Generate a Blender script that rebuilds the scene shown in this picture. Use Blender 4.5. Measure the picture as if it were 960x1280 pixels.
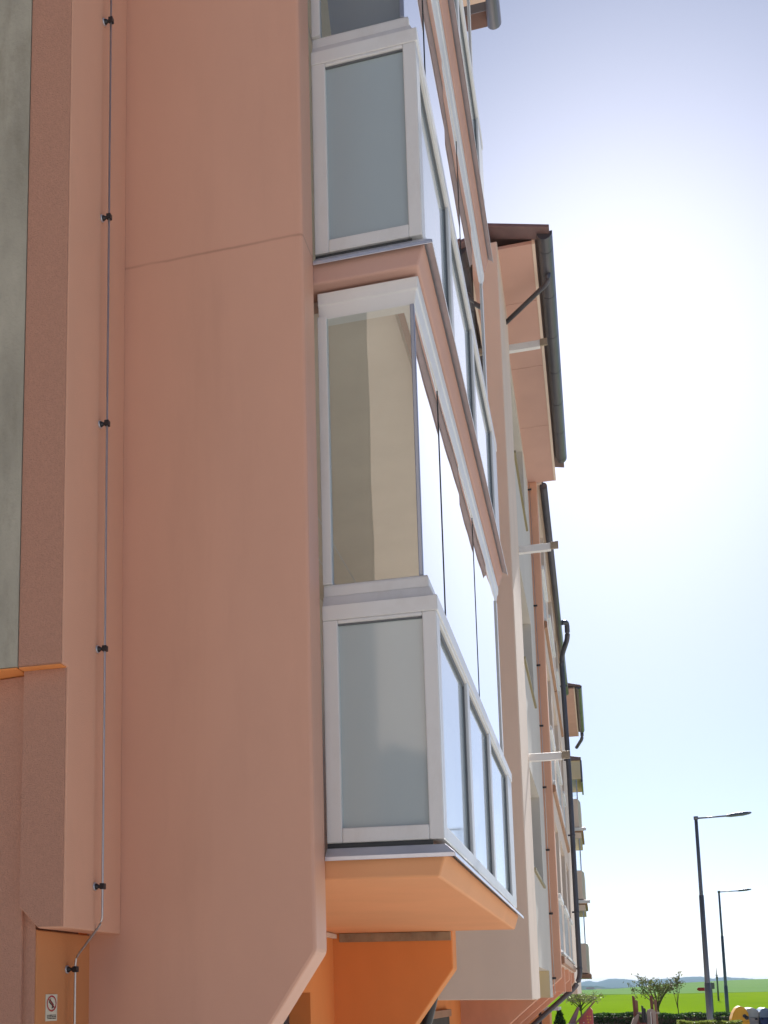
import bpy, bmesh, math, random
from mathutils import Matrix, Vector
random.seed(7)
for o in list(bpy.data.objects): bpy.data.objects.remove(o)
scn = bpy.context.scene
COL = scn.collection
R = math.radians

# ------------------------------------------------------------------ camera, sky, sun, exposure
# world axes: +Y runs along the facade away from the viewer, +X away from the facade, Z up; the eye is at the origin
ROT = ((0.95457014, 0.29790428, -0.00699153), (-0.05391628, 0.14959269, -0.98727659), (-0.29306804, 0.94280171, 0.1588586))
cam_d = bpy.data.cameras.new('camera')
cam = bpy.data.objects.new('camera', cam_d); COL.objects.link(cam)
rx, ry, rz = Vector(ROT[0]), Vector(ROT[1]), Vector(ROT[2])
m = Matrix.Identity(4)
for i in range(3):
    m[i][0] = rx[i]; m[i][1] = -ry[i]; m[i][2] = -rz[i]
cam.matrix_world = m
cam_d.sensor_fit = 'AUTO'; cam_d.sensor_width = 36.0
cam_d.lens = 1481.0 / 1280.0 * 36.0
cam_d.shift_x = (480 - 284) / 1280.0
cam_d.shift_y = (1003 - 640) / 1280.0
cam_d.clip_start = 0.05; cam_d.clip_end = 40000
scn.camera = cam

SUN_AZ = R(2.4)            # measured from +Y towards +X
SUN_EL = R(30.5)
world = bpy.data.worlds.new('World'); scn.world = world
world.use_nodes = True
wn = world.node_tree; wn.nodes.clear()
out = wn.nodes.new('ShaderNodeOutputWorld'); bg = wn.nodes.new('ShaderNodeBackground'); sky = wn.nodes.new('ShaderNodeTexSky')
sky.sky_type = 'NISHITA'; sky.sun_disc = False
sky.sun_elevation = SUN_EL; sky.sun_rotation = SUN_AZ
sky.altitude = 250; sky.air_density = 0.6; sky.dust_density = 0.74; sky.ozone_density = 4.8
wn.links.new(sky.outputs[0], bg.inputs['Color']); bg.inputs['Strength'].default_value = 0.05
wn.links.new(bg.outputs[0], out.inputs[0])
sun_d = bpy.data.lights.new('sun', 'SUN'); sun = bpy.data.objects.new('sun', sun_d); COL.objects.link(sun)
sun_d.energy = 5.0; sun_d.angle = R(0.53); sun_d.color = (1.0, 0.96, 0.91)
sdir = Vector((math.sin(SUN_AZ) * math.cos(SUN_EL), math.cos(SUN_AZ) * math.cos(SUN_EL), math.sin(SUN_EL)))
sun.rotation_euler = sdir.to_track_quat('Z', 'Y').to_euler()
sun.location = (0, 0, 60)
scn.view_settings.view_transform = 'Standard'; scn.view_settings.look = 'None'
scn.view_settings.exposure = 1.14; scn.view_settings.gamma = 1.0
scn.view_settings.use_curve_mapping = False
scn.cycles.max_bounces = 10; scn.cycles.diffuse_bounces = 6; scn.cycles.transparent_max_bounces = 16
scn.cycles.volume_bounces = 0
scn.cycles.caustics_reflective = False; scn.cycles.caustics_refractive = False
scn.cycles.sample_clamp_indirect = 6.0
scn.cycles.use_denoising = True

# ------------------------------------------------------------------ materials
def newmat(name):
    mt = bpy.data.materials.new(name); mt.use_nodes = True
    nt = mt.node_tree; nt.nodes.clear()
    o = nt.nodes.new('ShaderNodeOutputMaterial')
    return mt, nt, o

def N(nt, t, **kw):
    n = nt.nodes.new(t)
    for k, v in kw.items():
        if k in n.inputs: n.inputs[k].default_value = v
        else: setattr(n, k, v)
    return n

def plain(name, col, rough=0.6, metal=0.0, var=0.12, scale=3.0, bump=0.0, bscale=200.0, dirt=None, coat=0.0, spec=0.5, crack=False):
    """painted / metal / plastic surface: base colour with soft cloudy variation, fine grain bump and optional stains"""
    mt, nt, o = newmat(name)
    p = N(nt, 'ShaderNodeBsdfPrincipled', Roughness=rough, Metallic=metal)
    p.inputs['Specular IOR Level'].default_value = spec
    p.inputs['Coat Weight'].default_value = coat; p.inputs['Coat Roughness'].default_value = 0.05
    tc = N(nt, 'ShaderNodeTexCoord')
    n1 = N(nt, 'ShaderNodeTexNoise', Scale=scale, Detail=5.0, Roughness=0.6)
    mp = N(nt, 'ShaderNodeMapping'); mp.inputs['Scale'].default_value = (1, 1, 0.45)
    nt.links.new(tc.outputs['Object'], mp.inputs[0]); nt.links.new(mp.outputs[0], n1.inputs[0])
    cr = N(nt, 'ShaderNodeMapRange'); cr.inputs['From Min'].default_value = 0.3; cr.inputs['From Max'].default_value = 0.7
    cr.inputs['To Min'].default_value = 1 - var; cr.inputs['To Max'].default_value = 1 + var
    nt.links.new(n1.outputs[0], cr.inputs[0])
    mx = N(nt, 'ShaderNodeMix', data_type='RGBA', blend_type='MULTIPLY'); mx.inputs[0].default_value = 1
    mx.inputs[6].default_value = (*col, 1); nt.links.new(cr.outputs[0], mx.inputs[7])
    last = mx.outputs[2]
    if dirt:
        n2 = N(nt, 'ShaderNodeTexNoise', Scale=dirt[1], Detail=8.0, Roughness=0.7)
        mp2 = N(nt, 'ShaderNodeMapping'); mp2.inputs['Scale'].default_value = (1, 1, dirt[3])
        nt.links.new(tc.outputs['Object'], mp2.inputs[0]); nt.links.new(mp2.outputs[0], n2.inputs[0])
        r2 = N(nt, 'ShaderNodeMapRange'); r2.inputs['From Min'].default_value = 0.52; r2.inputs['From Max'].default_value = 0.75
        r2.inputs['To Max'].default_value = dirt[2]
        nt.links.new(n2.outputs[0], r2.inputs[0])
        m2 = N(nt, 'ShaderNodeMix', data_type='RGBA'); m2.inputs[7].default_value = (*dirt[0], 1)
        nt.links.new(r2.outputs[0], m2.inputs[0]); nt.links.new(last, m2.inputs[6]); last = m2.outputs[2]
    if crack:                                  # an old hairline joint across the fin at the second floor, with a rusty run
        sx = N(nt, 'ShaderNodeSeparateXYZ'); nt.links.new(tc.outputs['Object'], sx.inputs[0])
        nz = N(nt, 'ShaderNodeTexNoise', Scale=6.0, Detail=6.0); nt.links.new(tc.outputs['Object'], nz.inputs[0])
        a = N(nt, 'ShaderNodeMath', operation='MULTIPLY_ADD'); a.inputs[1].default_value = 0.014; nt.links.new(nz.outputs[0], a.inputs[0])
        nt.links.new(sx.outputs[2], a.inputs[2])
        b = N(nt, 'ShaderNodeMath', operation='SUBTRACT'); b.inputs[1].default_value = 3.347; nt.links.new(a.outputs[0], b.inputs[0])
        c = N(nt, 'ShaderNodeMath', operation='ABSOLUTE'); nt.links.new(b.outputs[0], c.inputs[0])
        d = N(nt, 'ShaderNodeMapRange'); d.inputs['From Min'].default_value = 0.0; d.inputs['From Max'].default_value = 0.009
        d.inputs['To Min'].default_value = 0.75; d.inputs['To Max'].default_value = 0.0
        nt.links.new(c.outputs[0], d.inputs[0])
        nn = N(nt, 'ShaderNodeTexNoise', Scale=3.0, Detail=3.0); nt.links.new(tc.outputs['Object'], nn.inputs[0])
        dd = N(nt, 'ShaderNodeMath', operation='MULTIPLY'); nt.links.new(d.outputs[0], dd.inputs[0]); nt.links.new(nn.outputs[0], dd.inputs[1])
        m3 = N(nt, 'ShaderNodeMix', data_type='RGBA'); m3.inputs[7].default_value = (0.22, 0.10, 0.06, 1)
        nt.links.new(dd.outputs[0], m3.inputs[0]); nt.links.new(last, m3.inputs[6]); last = m3.outputs[2]
    nt.links.new(last, p.inputs['Base Color'])
    if bump:
        nb = N(nt, 'ShaderNodeTexNoise', Scale=bscale, Detail=3.0)
        nt.links.new(tc.outputs['Object'], nb.inputs[0])
        bp = N(nt, 'ShaderNodeBump', Strength=bump, Distance=0.004)
        nt.links.new(nb.outputs[0], bp.inputs['Height']); nt.links.new(bp.outputs[0], p.inputs['Normal'])
    nt.links.new(p.outputs[0], o.inputs[0])
    return mt

def glass(name, tint=(0.92, 0.95, 0.95), ior=1.52):
    mt, nt, o = newmat(name)
    tr = N(nt, 'ShaderNodeBsdfTransparent'); tr.inputs[0].default_value = (*tint, 1)
    gl = N(nt, 'ShaderNodeBsdfGlossy', Roughness=0.0); gl.inputs[0].default_value = (1, 1, 1, 1)
    fr = N(nt, 'ShaderNodeFresnel', IOR=ior)
    mu = N(nt, 'ShaderNodeMath', operation='MULTIPLY', use_clamp=True); mu.inputs[1].default_value = 1.7
    nt.links.new(fr.outputs[0], mu.inputs[0])
    mx = N(nt, 'ShaderNodeMixShader')
    tc = N(nt, 'ShaderNodeTexCoord'); nz = N(nt, 'ShaderNodeTexNoise', Scale=1.6, Detail=1.0)
    bp = N(nt, 'ShaderNodeBump', Strength=0.03, Distance=0.02)
    nt.links.new(tc.outputs['Object'], nz.inputs[0]); nt.links.new(nz.outputs[0], bp.inputs['Height'])
    nt.links.new(bp.outputs[0], gl.inputs['Normal'])
    # both panes' surfaces reflect in one go at the outer face; the inner face only lets light out (no false total reflection)
    ge = N(nt, 'ShaderNodeNewGeometry'); iv = N(nt, 'ShaderNodeMath', operation='SUBTRACT'); iv.inputs[0].default_value = 1.0
    nt.links.new(ge.outputs['Backfacing'], iv.inputs[1])
    m4 = N(nt, 'ShaderNodeMath', operation='MULTIPLY'); nt.links.new(mu.outputs[0], m4.inputs[0]); nt.links.new(iv.outputs[0], m4.inputs[1]); mu = m4
    nt.links.new(mu.outputs[0], mx.inputs[0]); nt.links.new(tr.outputs[0], mx.inputs[1]); nt.links.new(gl.outputs[0], mx.inputs[2])
    nt.links.new(mx.outputs[0], o.inputs[0])
    return mt

PINK = (0.70, 0.385, 0.26)
M = {}
M['pink'] = plain('pink_plaster', PINK, 0.75, var=0.05, scale=1.3, bump=0.35, bscale=260, dirt=((0.36, 0.2, 0.14), 1.1, 0.25, 0.5), spec=0.3)
M['pink_fin'] = plain('pink_smooth_paint', (0.67, 0.375, 0.265), 0.45, var=0.06, scale=0.9, bump=0.16, bscale=170, dirt=((0.44, 0.24, 0.17), 2.6, 0.2, 0.10), spec=0.4, crack=True)
M['orange'] = plain('orange_pink_plaster', (0.76, 0.365, 0.175), 0.75, var=0.05, scale=1.5, bump=0.2, bscale=200, spec=0.3)
M['deep_orange'] = plain('deep_orange_plaster', (0.75, 0.285, 0.09), 0.75, var=0.06, scale=1.5, bump=0.2, bscale=200, spec=0.2)
M['shaded_orange'] = plain('shaded_orange_plaster', (0.56, 0.24, 0.10), 0.8, var=0.06, scale=1.5, bump=0.3, bscale=260, spec=0.2)  # orange plaster darkened, with the shade of the deep recess in its colour
M['dusty'] = plain('dusty_pink_plaster', (0.54, 0.335, 0.275), 0.75, var=0.06, scale=1.3, bump=0.25, bscale=200, spec=0.3)
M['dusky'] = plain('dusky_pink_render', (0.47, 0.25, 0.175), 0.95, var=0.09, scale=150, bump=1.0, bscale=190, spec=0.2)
M['concrete'] = plain('weathered_grey_render', (0.385, 0.36, 0.29), 0.9, var=0.22, scale=3.5, bump=0.7, bscale=70, dirt=((0.2, 0.18, 0.13), 4.0, 0.75, 0.35), spec=0.2)
M['beige'] = plain('beige_plaster', (0.72, 0.59, 0.485), 0.75, var=0.05, scale=1.0, bump=0.2, bscale=200, dirt=((0.42, 0.32, 0.25), 0.7, 0.25, 0.4), spec=0.3)
M['grey'] = plain('pale_grey_plaster', (0.60, 0.56, 0.50), 0.75, var=0.05, scale=1.0, bump=0.2, bscale=200, dirt=((0.45, 0.41, 0.36), 0.8, 0.3, 0.3), spec=0.3)
M['olive'] = plain('olive_sill_paint', (0.24, 0.20, 0.10), 0.6, var=0.1)
M['cream'] = plain('cream_reveal_paint', (0.64, 0.53, 0.33), 0.7, var=0.05, spec=0.3)
M['white'] = plain('white_plastic_frame', (0.70, 0.70, 0.69), 0.38, var=0.04, scale=2, dirt=((0.46, 0.42, 0.37), 3.0, 0.35, 0.5), spec=0.5)
M['metal'] = plain('galvanised_flashing', (0.62, 0.65, 0.72), 0.32, metal=0.55, var=0.08, scale=4)
M['rod'] = plain('aluminium_rod', (0.52, 0.5, 0.5), 0.35, metal=0.85, var=0.08, scale=20)
M['steel'] = plain('dull_steel_plate', (0.34, 0.28, 0.2), 0.5, metal=0.4, var=0.2, scale=8, dirt=((0.18, 0.12, 0.08), 9, 0.5, 1))
M['alu'] = plain('blue_grey_aluminium', (0.30, 0.33, 0.40), 0.35, metal=0.5, var=0.05)
M['seal'] = plain('dark_rubber_seal', (0.04, 0.045, 0.05), 0.6, var=0.05)
M['bead'] = plain('grey_glazing_bead', (0.13, 0.14, 0.15), 0.6, var=0.05)
M['black'] = plain('black_plastic', (0.015, 0.016, 0.02), 0.4, var=0.1)
M['gutter'] = plain('dark_brown_gutter', (0.075, 0.075, 0.09), 0.35, metal=0.2, var=0.12, scale=3)
M['tile'] = plain('purple_brown_verge', (0.17, 0.11, 0.11), 0.6, var=0.15, scale=4)
M['roof'] = plain('brown_roof_sheet', (0.15, 0.1, 0.09), 0.6, var=0.15)
M['slab_lip'] = plain('brown_slab_lip', (0.34, 0.19, 0.115), 0.7, var=0.08)
M['glass'] = glass('window_glass')
M['backing'] = plain('grey_pane_backing', (0.34, 0.33, 0.34), 0.8, var=0.05)
M['taupe'] = plain('taupe_render', (0.16, 0.135, 0.115), 0.8, var=0.08)
M['dark'] = plain('dark_room', (0.05, 0.045, 0.04), 0.8, var=0.3)
M['dimglass'] = plain('dark_window_pane', (0.08, 0.085, 0.09), 0.08, var=0.1, coat=0.5)
M['frost'] = plain('frosted_glass', (0.385, 0.455, 0.47), 0.5, var=0.06, scale=0.9, coat=1.0)
M['render_in'] = plain('beige_inside_plaster', (0.64, 0.57, 0.49), 0.8, var=0.05)

# ------------------------------------------------------------------ mesh helpers
class MB:
    def __init__(self): self.bm = bmesh.new()
    def poly(self, vs, fs):
        bv = [self.bm.verts.new(v) for v in vs]
        for f in fs:
            try: self.bm.faces.new([bv[i] for i in f])
            except ValueError: pass
        return self
    def box(self, x0, x1, y0, y1, z0, z1):
        v = [(x, y, z) for z in (z0, z1) for y in (y0, y1) for x in (x0, x1)]
        return self.poly(v, [(0, 2, 3, 1), (4, 5, 7, 6), (0, 1, 5, 4), (2, 6, 7, 3), (0, 4, 6, 2), (1, 3, 7, 5)])
    def prism(self, pts, a0, a1, axis):
        n = len(pts)
        def mk(p, a):
            if axis == 'y': return (p[0], a, p[1])
            if axis == 'x': return (a, p[0], p[1])
            return (p[0], p[1], a)
        v = [mk(p, a0) for p in pts] + [mk(p, a1) for p in pts]
        f = [tuple(range(n)), tuple(range(2 * n - 1, n - 1, -1))] + [(i, i + n, (i + 1) % n + n, (i + 1) % n) for i in range(n)]
        return self.poly(v, f)
    def tube(self, path, r, n=10, cap=True):
        path = [Vector(p) for p in path]; rings = []
        rs = r if isinstance(r, (list, tuple)) else [r] * len(path)
        for i, p in enumerate(path):
            d = (path[min(i + 1, len(path) - 1)] - path[max(i - 1, 0)]).normalized()
            a = d.cross(Vector((0, 0, 1)) if abs(d.z) < 0.9 else Vector((1, 0, 0))).normalized(); b = d.cross(a)
            rings.append([self.bm.verts.new(p + rs[i] * (a * math.cos(t) + b * math.sin(t))) for t in [2 * math.pi * k / n for k in range(n)]])
        for i in range(len(rings) - 1):
            for k in range(n):
                f = self.bm.faces.new((rings[i][k], rings[i][(k + 1) % n], rings[i + 1][(k + 1) % n], rings[i + 1][k])); f.smooth = True
        if cap:
            self.bm.faces.new(rings[0]); self.bm.faces.new(rings[-1][::-1])
        return self
    def build(self, name, mat, parent=None, bevel=0.0):
        bmesh.ops.recalc_face_normals(self.bm, faces=self.bm.faces)
        me = bpy.data.meshes.new(name); self.bm.to_mesh(me); self.bm.free()
        me.materials.append(M[mat] if isinstance(mat, str) else mat)
        o = bpy.data.objects.new(name, me); COL.objects.link(o)
        if parent: o.parent = parent
        if bevel:
            b = o.modifiers.new('bevel', 'BEVEL'); b.width = bevel; b.segments = 2; b.limit_method = 'ANGLE'; b.angle_limit = R(25)
        return o

def B(name, mat, parent, x0, x1, y0, y1, z0, z1, bevel=0.0):
    return MB().box(x0, x1, y0, y1, z0, z1).build(name, mat, parent, bevel)

def tag(o, label, cat, group=None):
    o['label'] = label; o['category'] = cat
    if group: o['group'] = group
    return o
def empty(name, loc, label, cat, group=None):
    o = bpy.data.objects.new(name, None); COL.objects.link(o); o.location = loc; o.empty_display_size = 0.2
    return tag(o, label, cat, group)
def struct(o): o['kind'] = 'structure'; return o
def copy_tree(o, parent=None):
    c = o.copy(); COL.objects.link(c)
    if parent: c.parent = parent
    for ch in list(o.children): copy_tree(ch, c)
    return c

def smooth_path(pts, rad, seg=5):
    """polyline with rounded bends"""
    pts = [Vector(p) for p in pts]; out_ = [pts[0]]
    for i in range(1, len(pts) - 1):
        a = (pts[i - 1] - pts[i]); b = (pts[i + 1] - pts[i])
        d = min(rad, a.length * 0.45, b.length * 0.45)
        p0 = pts[i] + a.normalized() * d; p2 = pts[i] + b.normalized() * d
        for k in range(seg + 1):
            t = k / seg
            out_.append(p0 * (1 - t) ** 2 + pts[i] * 2 * t * (1 - t) + p2 * t * t)
    out_.append(pts[-1]); return out_

def wall_x(name, mat, parent, X, thick, y0, y1, z0, z1, holes):
    """wall facing +X at x = X with rectangular openings cut right through"""
    ys = sorted({y0, y1, *[h[0] for h in holes], *[h[1] for h in holes]})
    zs = sorted({z0, z1, *[h[2] for h in holes], *[h[3] for h in holes]})
    mb = MB(); bm = mb.bm; ny, nz = len(ys) - 1, len(zs) - 1
    def solid(i, j):
        if not (0 <= i < ny and 0 <= j < nz): return False
        cy, cz = (ys[i] + ys[i + 1]) / 2, (zs[j] + zs[j + 1]) / 2
        return not any(h[0] < cy < h[1] and h[2] < cz < h[3] for h in holes)
    cache = {}
    def V(i, j, b):
        k = (i, j, b)
        if k not in cache: cache[k] = bm.verts.new((X - thick if b else X, ys[i], zs[j]))
        return cache[k]
    for i in range(ny):
        for j in range(nz):
            if not solid(i, j): continue
            bm.faces.new((V(i, j, 0), V(i + 1, j, 0), V(i + 1, j + 1, 0), V(i, j + 1, 0)))
            bm.faces.new((V(i, j, 1), V(i, j + 1, 1), V(i + 1, j + 1, 1), V(i + 1, j, 1)))
            for di, dj, a, c in ((-1, 0, (i, j), (i, j + 1)), (1, 0, (i + 1, j), (i + 1, j + 1)), (0, -1, (i, j), (i + 1, j)), (0, 1, (i, j + 1), (i + 1, j + 1))):
                if not solid(i + di, j + dj):
                    bm.faces.new((V(*a, 0), V(*c, 0), V(*c, 1), V(*a, 1)))
    return mb.build(name, mat, parent)

GZ = -1.9                     # ground level below the eye
SH = 2.755                    # storey height
WX = -2.04                    # facade wall between the fins

# ================================================================== SETTING: ground, field, hills
def heightgrid(name, mat, xs, ys, h, thick=None):
    mb = MB(); bm = mb.bm
    g = [[bm.verts.new((x, y, h(x, y))) for x in xs] for y in ys]
    for j in range(len(ys) - 1):
        for i in range(len(xs) - 1):
            f = bm.faces.new((g[j][i], g[j][i + 1], g[j + 1][i + 1], g[j + 1][i])); f.smooth = True
    o = mb.build(name, mat)
    return struct(o)

def ground_mat(name, c1, c2, c3, s1, s2, rows=0.0, rough=0.9):
    mt, nt, o = newmat(name)
    p = N(nt, 'ShaderNodeBsdfPrincipled', Roughness=rough); p.inputs['Specular IOR Level'].default_value = 0.0
    tc = N(nt, 'ShaderNodeTexCoord')
    mp = N(nt, 'ShaderNodeMapping'); mp.inputs['Scale'].default_value = (1, 0.25 if rows else 1, 1)
    nt.links.new(tc.outputs['Object'], mp.inputs[0])
    a = N(nt, 'ShaderNodeTexNoise', Scale=s1, Detail=6.0, Roughness=0.65); b = N(nt, 'ShaderNodeTexNoise', Scale=s2, Detail=5.0)
    nt.links.new(mp.outputs[0], a.inputs[0]); nt.links.new(mp.outputs[0], b.inputs[0])
    r = N(nt, 'ShaderNodeValToRGB'); r.color_ramp.elements[0].color = (*c1, 1); r.color_ramp.elements[1].color = (*c2, 1)
    r.color_ramp.elements[0].position = 0.35; r.color_ramp.elements[1].position = 0.68
    nt.links.new(a.outputs[0], r.inputs[0])
    mx = N(nt, 'ShaderNodeMix', data_type='RGBA'); mx.inputs[7].default_value = (*c3, 1)
    rr = N(nt, 'ShaderNodeMapRange'); rr.inputs['From Min'].default_value = 0.5; rr.inputs['From Max'].default_value = 0.75; rr.inputs['To Max'].default_value = 0.6
    nt.links.new(b.outputs[0], rr.inputs[0]); nt.links.new(rr.outputs[0], mx.inputs[0])
    nt.links.new(r.outputs[0], mx.inputs[6]); nt.links.new(mx.outputs[2], p.inputs['Base Color'])
    bp = N(nt, 'ShaderNodeBump', Strength=0.5, Distance=0.05); nt.links.new(a.outputs[0], bp.inputs['Height']); nt.links.new(bp.outputs[0], p.inputs['Normal'])
    nt.links.new(p.outputs[0], o.inputs[0])
    return mt
M['paving'] = ground_mat('light_paving', (0.54, 0.52, 0.48), (0.62, 0.60, 0.56), (0.48, 0.46, 0.42), 3.0, 0.6)
M['lawn'] = ground_mat('mown_lawn', (0.06, 0.11, 0.02), (0.11, 0.17, 0.035), (0.13, 0.13, 0.05), 2.0, 0.3)
M['crop'] = ground_mat('young_rape_field', (0.125, 0.22, 0.009), (0.16, 0.265, 0.012), (0.20, 0.28, 0.022), 0.05, 0.02, rows=1)
M['meadow'] = ground_mat('green_wheat_slope', (0.13, 0.23, 0.08), (0.155, 0.265, 0.095), (0.19, 0.28, 0.12), 0.02, 0.008, rows=1)
M['wood'] = ground_mat('wooded_hills', (0.03, 0.055, 0.025), (0.05, 0.08, 0.035), (0.08, 0.1, 0.05), 0.004, 0.0015)

def interp(x, pts):
    if x <= pts[0][0]: return pts[0][1]
    for (a, u), (b, v) in zip(pts, pts[1:]):
        if x <= b:
            t = (x - a) / (b - a); t = t * t * (3 - 2 * t); return u + (v - u) * t
    return pts[-1][1]
def lin(a, b, n): return [a + (b - a) * i / (n - 1) for i in range(n)]
def gh(x, y): return GZ if y < 30 else GZ - 0.12 * min(1, (y - 30) / 15)
struct(heightgrid('pavement', 'paving', [-60, -20, -4, 0, 2, 4, 8, 20, 60], [-60, -30, -10, 0, 10, 20, 30, 36, 45], gh))
struct(heightgrid('lawn', 'lawn', [-60, -20, -4, 0, 4, 8, 20, 60], [45.0, 48, 52.0], gh))
def field_h(x, y):
    t = (y - 52) / (250 - 52)
    return (GZ - 0.12) + t * (GZ * -1 + 0.12 + interp(x, [(-40, -0.95), (-2, -0.85), (15, -0.72), (31, -0.4), (90, 0.6), (300, 2.5)]))
struct(heightgrid('field', 'crop', lin(-200, 300, 26), lin(52, 250, 20), field_h))
def slope_h(x, y):
    a = field_h(x, 250)
    t = min(1.0, (y - 250) / 450.0)
    top = interp(x, [(-500, -4), (-60, -0.8), (-11, 0.1), (-3, 0.45), (18, 1.3), (42, 3.7), (64, 4.9), (86, 5.85), (700, 30)])
    if y <= 700: return a + (top - a) * (t * t * (3 - 2 * t) * 0.5 + 0.5 * t)
    return top - (y - 700) * 0.035
struct(heightgrid('meadow_slope', 'meadow', lin(-500, 700, 41), lin(250, 1300, 43), slope_h))
struct(heightgrid('far_plain', 'wood', [-12000, -3000, -600, 0, 600, 3000, 12000], [1000, 2500, 5000, 9000, 14000], lambda x, y: -16.0 if y < 1500 else -10))
def hill_h(x, y):
    t = max(0.0, 1 - abs(y - 7000) / 1900.0)
    h = interp(x, [(-900, 30), (-250, 44), (-113, 45), (-61, 54), (-31, 47), (67, 65), (156, 58), (206, 51), (331, 60), (504, 72), (577, 60), (637, 66.5), (698, 63), (777, 56), (900, 50), (1300, 70), (1900, 40)])
    h += 1.2 * math.sin(x * 0.061) + 0.8 * math.sin(x * 0.17 + 1)
    return -14 + (h + 14) * t ** 0.8
struct(heightgrid('hills', 'wood', lin(-900, 1900, 141), lin(5000, 9000, 21), hill_h))
def near_hill(x, y):
    t = max(0.0, 1 - abs(y - 3400) / 700.0)
    h = interp(x, [(-300, 6), (-90, 9), (-55, 12.2), (-14, 12.0), (27, 6.2), (60, 7.2), (260, 5)]) + 0.5 * math.sin(x * 0.4) + 0.3 * math.sin(x * 0.93)
    return -14 + (14 + h) * t ** 0.7
struct(heightgrid('wooded_rise', 'wood', lin(-300, 260, 71), lin(2700, 4100, 15), near_hill))

# ================================================================== THE APARTMENT BLOCK
blk = empty('apartment_block', (0, 0, GZ), 'pink and beige apartment block with glazed balconies seen steeply along its facade', 'building')
blk.location = (0, 0, 0)

# --- first fin: the large smooth pink panel, chamfered at the foot
def fin_poly(xe, zc, slope, xi=WX, zt=9.0, zb=GZ):
    """outline in X-Z: outer edge xe, corner at zc, chamfer falling inwards"""
    zi = zc - slope * (xe - xi)
    return [(xe, zt), (xe, zc), (xi, zi), (xi, zt)]
MB().prism([(-1.09, 9.2), (-1.09, 0.163), (-2.10, -1.37), (-2.10, 9.2)], 4.70, 4.91, 'y').build('fin_wall', 'pink_fin', blk, 0.014)
MB().prism([(-1.09, 9.2), (-1.09, 0.173), (-2.10, -1.22), (-2.10, 9.2)], 9.40, 9.65, 'y').build('fin_wall', 'deep_orange', blk, 0.012)

# --- facade wall behind the balconies, with the ground-floor window
wall_x('facade_wall', 'deep_orange', blk, WX, 0.22, 4.91, 9.40, GZ, 9.0, [(6.9, 8.58, -1.2, 0.0)])
MB().box(WX - 0.30, WX - 0.222, 6.9, 8.58, -1.2, 0.0).build('ground_window', 'dimglass', blk)
wf = MB()
for (a, b, c, d) in ((6.9, 7.0, -1.2, 0.0), (8.48, 8.58, -1.2, 0.0), (7.0, 8.48, -0.09, 0.0), (7.0, 8.48, -1.2, -1.1), (7.7, 7.78, -1.1, -0.09)):
    wf.box(WX - 0.22, WX - 0.16, a, b, c, d)
wf.build('window_frame', 'gutter', blk.children[-1], 0.004)
B('wall_corbel', 'beige', blk, WX, WX + 0.035, 9.05, 9.39, 0.425, 0.462, 0.006)

# --- left of the fin: stepped wall with the lightning conductor
MB().prism([(4.09, 9.2), (4.09, 1.275), (4.14, 1.275), (4.14, 0.25), (4.70, 0.25), (4.70, 9.2)], -2.05, -1.94, 'x').build('wall_pier', 'pink', blk, 0.006)
MB().prism([(-2.13, 9.2), (-2.13, 1.275), (-2.05, 1.275), (-2.05, 9.2)], 4.092, 4.70, 'y').build('wall_pier', 'pink', blk)
MB().prism([(-2.132, 1.275), (-2.132, 0.335), (-2.05, 0.252), (-2.05, 1.275)], 4.142, 4.70, 'y').build('wall_pier', 'pink', blk)
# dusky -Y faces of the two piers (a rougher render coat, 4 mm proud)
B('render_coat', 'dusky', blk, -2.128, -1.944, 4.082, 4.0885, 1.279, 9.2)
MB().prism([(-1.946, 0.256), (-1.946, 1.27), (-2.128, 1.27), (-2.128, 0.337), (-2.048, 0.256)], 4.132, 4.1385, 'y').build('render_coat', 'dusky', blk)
B('bounce_strip', 'deep_orange', blk, -2.128, -1.945, 4.086, 4.1315, 1.2705, 1.2745)  # added strip, orange interreflection under the step put into its colour
B('bounce_strip', 'deep_orange', blk, -4.2, -2.136, 4.084, 4.50, 1.2685, 1.2745)  # same painted bounce light, carried on under the grey field
# weathered grey wall field at the far left, and the recess below it
B('grey_wall_field', 'concrete', blk, -4.2, -2.131, 4.078, 4.60, 1.2775, 9.2)
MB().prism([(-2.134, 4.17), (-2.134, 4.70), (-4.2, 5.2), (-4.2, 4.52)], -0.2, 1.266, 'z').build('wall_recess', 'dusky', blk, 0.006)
MB().prism([(-2.083, 4.20), (-2.083, 4.72), (-2.6, 4.72), (-2.6, 4.20)], GZ, 0.249, 'z').build('lower_wall', 'shaded_orange', blk, 0.006)
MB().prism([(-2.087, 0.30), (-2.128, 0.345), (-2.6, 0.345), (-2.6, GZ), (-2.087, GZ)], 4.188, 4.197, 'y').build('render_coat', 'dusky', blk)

# --- lightning conductor on the corner
RX, RYY = -1.905, 4.42
rod = MB().tube(smooth_path([(RX, RYY, 9.0), (RX, RYY, 0.285), (-2.044, 4.472, 0.145), (-2.044, 4.472, GZ)], 0.03, 6), 0.0048, 10).build('lightning_conductor', 'rod', blk)
def clamp(x, y, z, wall, par):
    c = MB().tube([(wall, y, z), (wall + 0.006, y, z)], 0.017, 16).build('clamp', 'metal', par)
    MB().tube([(wall + 0.006, y, z), (wall + 0.012, y, z), (wall + 0.020, y, z), (x - 0.006, y, z)], [0.014, 0.012, 0.007, 0.009], 12).box(x - 0.009, x + 0.011, y - 0.012, y + 0.012, z - 0.012, z + 0.012).build('clamp_body', 'black', par, 0.002)
for z in (4.40, 3.41, 2.43, 1.425, 0.43): clamp(RX, RYY, z, -1.94, rod)
clamp(-2.044, 4.472, 0.10, -2.083, rod)

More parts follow.
